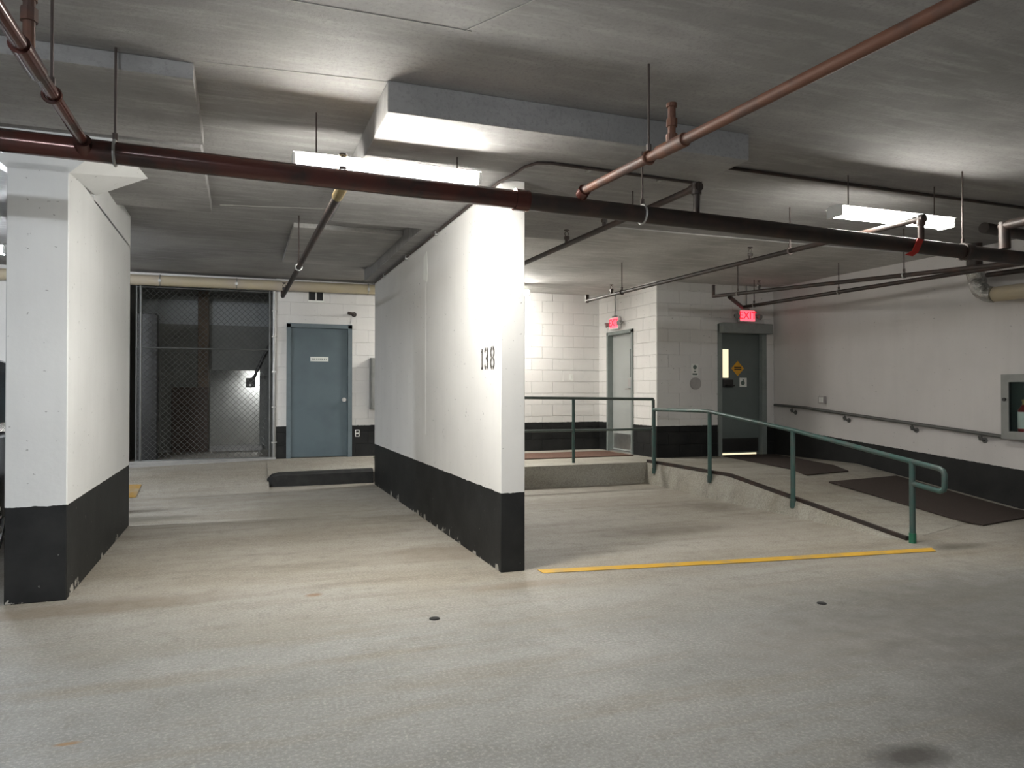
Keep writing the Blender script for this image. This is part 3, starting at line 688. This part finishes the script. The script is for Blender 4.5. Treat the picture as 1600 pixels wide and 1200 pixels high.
MB().tube([(.52, 13.0, 2.32), (.40, 13.0, 2.06), (.17, 13.0, 1.55)], .03, 8).build('arm', 'black', ga)
bx('box_end', (.06, 12.93, 1.42), (.21, 13.07, 1.58), 'black', ga, .006)
MB().cyl((.13, 12.93, 1.46), (.13, 12.915, 1.46), .02, 10).build('lamp', 'lamp_clear', ga)  # pale disc carries the light reflected at the arm's end
tag(MB().box((-1.52, 12.35, .3), (-1.22, 12.65, 2.55), .01).build('storage_locker', 'black'), 'tall black locker inside the cage at left', 'locker')

# ------------------------------------------------------------------ small wall things
t = thing('wall_vent', (1.09, YB, 2.83), 'small dark wall opening with white sill above the blue door', 'vent')
bx('recess', (.99, YB - .012, 2.80), (1.21, YB + .005, 2.955), 'dark', t)
g = MB(); g.box((.975, YB - .05, 2.775), (1.225, YB + .0, 2.80)); g.box((1.21, YB - .03, 2.80), (1.225, YB, 2.96)); g.box((1.095, YB - .02, 2.80), (1.11, YB - .008, 2.955)); g.build('frame', 'sign_white', t)
t = thing('pipe_stub', (1.65, YB, 2.6), 'small dark pipe stub on wall right of the blue door', 'pipe')
MB().tube([(1.70, YB, 2.60), (1.69, YB - .06, 2.60), (1.66, YB - .09, 2.605), (1.59, YB - .10, 2.615)], .024, 10).build('stub', 'dark_pipe', t, True)
MB().cyl((1.70, YB, 2.6), (1.70, YB - .012, 2.6), .042, 14).build('flange', 'dark_pipe', t)
t = thing('wall_outlet', (1.757, YB, .675), 'white outlet plate on black base beside the blue door', 'outlet')
bx('plate', (1.722, YB - .016, .62), (1.792, YB - .006, .732), 'sign_white', t, .002)
for z in (.648, .704): bx('socket', (1.735, YB - .019, z - .018), (1.779, YB - .015, z + .018), 'black', t)
t = thing('electrical_panel', (2.2, YB, 1.05), 'grey electrical panel on back wall at end of 138 wall', 'panel')
bx('box', (1.95, YB - .14, 1.06), (2.45, YB - .006, 1.90), 'cab', t, .006); bx('cover', (1.97, YB - .15, 1.08), (2.43, YB - .138, 1.88), 'cab', t, .003)
t = thing('push_plate', (6.84, YF, 1.6), 'round door push plate under a small notice between the exit doors', 'button')
bx('notice', (6.78, YF - .012, 1.60), (6.91, YF - .006, 1.80), 'sign_white', t)
g = MB(); g.cyl((6.845, YF - .012, 1.745), (6.845, YF - .014, 1.745), .035, 14); g.box((6.80, YF - .014, 1.62), (6.89, YF - .012, 1.645)); g.box((6.825, YF - .014, 1.665), (6.865, YF - .012, 1.685)); g.build('print', 'sign_ink', t)
MB().cyl((6.845, YF - .006, 1.48), (6.845, YF - .05, 1.48), .095, 24).build('plate', 'soot', t, True)
t = thing('wall_switch', (8.4, 8.85, 1.22), 'small square metal switch box above the wall handrail', 'switch')
bx('box', (8.37, 8.79, 1.17), (8.42, 8.91, 1.28), 'soot', t, .004)
for i in range(3): bx('grille_bar', (8.366, 8.81 + i * .03, 1.185), (8.371, 8.825 + i * .03, 1.265), 'sign_white', t)
t = thing('wall_switch', (5.6, YB, 1.62), 'pale switch plate on the back wall above the deck', 'switch')
bx('plate', (5.54, YB - .014, 1.55), (5.62, YB - .006, 1.67), 'sign_white', t, .002); bx('toggle', (5.57, YB - .022, 1.60), (5.59, YB - .013, 1.63), 'white_metal', t)
# extinguisher cabinet on the right wall
t = thing('extinguisher_cabinet', (8.33, 5.55, .8), 'grey glazed fire cabinet on the right wall', 'cabinet')
xa, xb, ya, yb_, za, zb = 8.25, 8.419, 5.16, 5.93, .805, 1.55
g = MB(); g.box((xb - .01, ya, za), (xb, yb_, zb)); g.box((xa + .02, ya, za), (xb, ya + .012, zb)); g.box((xa + .02, yb_ - .012, za), (xb, yb_, zb)); g.box((xa + .02, ya, za), (xb, yb_, za + .012)); g.box((xa + .02, ya, zb - .012), (xb, yb_, zb)); g.build('body', 'cab_in', t)
g = MB(); g.box((xa, ya, za), (xa + .02, yb_, za + .09)); g.box((xa, ya, zb - .09), (xa + .02, yb_, zb)); g.box((xa, ya, za + .09), (xa + .02, ya + .09, zb - .09)); g.box((xa, yb_ - .09, za + .09), (xa + .02, yb_, zb - .09)); dr = g.build('door', 'cab', t)
bx('pane', (xa + .009, ya + .088, za + .088), (xa + .013, yb_ - .088, zb - .088), 'glass', dr)
MB().cyl((xa, yb_ - .045, 1.26), (xa - .02, yb_ - .045, 1.26), .02, 10).build('latch', 'black', dr)
t = thing('fire_extinguisher', (8.34, 5.72, .82), 'red fire extinguisher with white label inside the glazed cabinet', 'extinguisher')
yx = 5.72
g = MB(); g.cyl((8.335, yx, .82), (8.335, yx, 1.14), .062, 20); g.cyl((8.335, yx, 1.14), (8.335, yx, 1.20), .062, 20, .022); g.build('cylinder', 'ext_red', t, True)
MB().cyl((8.335, yx, .93), (8.335, yx, 1.12), .0635, 20).build('label_band', 'sign_white', t, True)
g = MB(); g.cyl((8.335, yx, 1.20), (8.335, yx, 1.25), .02, 12); g.box((8.32, yx - .09, 1.245), (8.35, yx + .02, 1.26)); g.box((8.32, yx - .08, 1.215), (8.35, yx, 1.228)); g.build('valve', 'brass', t)
MB().tube([(8.335, yx - .02, 1.22), (8.30, yx - .08, 1.2), (8.30, yx - .09, 1.05), (8.30, yx - .09, .92)], .011, 8).build('hose', 'black', t, True)
# floor caps
def cap(x, y, r, label):
    g = MB(); g.cyl((x, y, 0), (x, y, .004), r, 20); g.cyl((x, y, .004), (x, y, .006), r * .8, 20)
    g.build('drain_cap', 'dark', floor)['label'] = label
cap(1.078, 4.224, .032, 'small round dark cap in floor left of 138 wall corner')
cap(3.469, 3.67, .03, 'small round dark cap in floor at right foreground')

# ------------------------------------------------------------------ car at left edge
car = thing('car', (-2.72, 8.1, 0), 'black car parked behind the white pier at left edge', 'car')
xL, xR = -3.66, -1.80
def loft(rings, name, m, parent=None, smooth=True):
    mb = MB(); vs = [v for r in rings for v in r]; n = len(rings[0]); fs = []
    for i in range(len(rings) - 1):
        for j in range(n): fs.append((i * n + j, i * n + (j + 1) % n, (i + 1) * n + (j + 1) % n, (i + 1) * n + j))
    fs += [range(n), range((len(rings) - 1) * n, len(rings) * n)]
    mb.poly(vs, fs); return mb.build(name, m, parent, smooth)
def sec_low(y, z0, z1, ins):
    a, b2 = xL + ins, xR - ins; bz = .08
    return [(a + bz, y, z0), (b2 - bz, y, z0), (b2, y, z0 + bz), (b2 + .0, y, (z0 + z1) / 2), (b2 - .03, y, z1 - .05), (b2 - .12, y, z1), (a + .12, y, z1), (a + .03, y, z1 - .05), (a, y, (z0 + z1) / 2), (a, y, z0 + bz)]
loft([sec_low(*s) for s in ((5.86, .42, .95, .12), (5.92, .32, 1.02, .05), (6.2, .27, 1.05, .0), (7.5, .25, 1.05, 0), (9.0, .25, 1.03, 0), (9.9, .27, .95, .02), (10.4, .32, .85, .08), (10.52, .42, .75, .18))], 'body', 'carpaint', car)
def sec_top(y, z1, ins):
    a, b2 = xL + .06, xR - .06
    return [(a, y, 1.0), (b2, y, 1.0), (b2 - ins * .9, y, z1 - .05), (b2 - ins - .08, y, z1), (a + ins + .08, y, z1), (a + ins * .9, y, z1 - .05)]
gh = loft([sec_top(*s) for s in ((5.98, 1.06, .02), (6.15, 1.55, .14), (6.45, 1.64, .17), (7.6, 1.67, .17), (8.4, 1.62, .17), (9.25, 1.06, .04))], 'cabin', 'carpaint', car)
for (ya_, yb2, yt0, yt1) in ((6.3, 6.95, 6.45, 6.98), (7.05, 7.75, 7.05, 7.75), (7.85, 8.85, 7.85, 8.3)):
    for s in (1, -1):
        xb0 = (xR - .075) if s > 0 else (xL + .075); xt0 = (xR - .195) if s > 0 else (xL + .195)
        MB().prism([(xb0, ya_, 1.10), (xb0, yb2, 1.10), (xt0, yt1, 1.52), (xt0, yt0, 1.52)], (.016 * s, 0, 0)).build('side_window', 'carglass', car)
MB().prism([(xL + .2, 5.995, 1.12), (xR - .2, 5.995, 1.12), (xR - .3, 6.13, 1.50), (xL + .3, 6.13, 1.50)], (0, -.02, .005)).build('rear_window', 'carglass', car)
for yw in (6.76, 9.55):
    for s in (1, -1):
        xo = xR + .012 if s > 0 else xL - .012; xi = xo - .22 * s
        wv = thing('wheel', (xo, yw, .35), '', None)
        for kk in ('label',): del wv[kk]
        wv.parent = car; wv.matrix_parent_inverse = wmat(car).inverted()
        MB().torus(((xo + xi) / 2, yw, .35), (1, 0, 0), .275, .09, 28).build('tyre', 'tyre', wv, True)
        g = MB(); g.torus((xo - .03 * s, yw, .35), (1, 0, 0), .225, .014, 28); g.cyl((xo - .04 * s, yw, .35), (xo - .005 * s, yw, .35), .05, 16)
        for q in range(10):
            a = 2 * PI * q / 10; g.cyl((xo - .02 * s, yw, .35), (xo - .03 * s, yw + .225 * math.cos(a), .35 + .225 * math.sin(a)), .016, 6)
        g.build('rim', 'alloy', wv, True)
        MB().cyl((xo - .06 * s, yw, .35), (xo - .14 * s, yw, .35), .21, 20).build('brake_disc', 'tyre', wv)
for s in (1, -1):
    xo = xR if s > 0 else xL
    MB().box((xo - .22 * (s > 0) - .0, 5.84, .80), (xo + .22 * (s < 0), 5.93, .98), .02).build('tail_lamp', 'lamp_red', car)
    MB().box((xo - .25 * (s > 0), 10.38, .62), (xo + .25 * (s < 0), 10.5, .76), .02).build('head_lamp', 'lamp_clear', car)
    MB().box((xo - .02, 8.75, 1.05), (xo + .02 + .18 * s, 8.87, 1.18), .03).build('wing_mirror', 'carpaint', car)
    for y in (7.2, 8.2): MB().box((xo - .015, y, .90), (xo + .015, y + .16, .93), .006).build('door_handle', 'alloy', car)
    MB().box((xo - .012, 6.3, .985), (xo + .012, 9.0, 1.0)).build('window_trim', 'alloy', car)
MB().box((xL + .65, 5.845, .62), (xR - .65, 5.86, .74)).build('number_plate', 'sign_white', car)
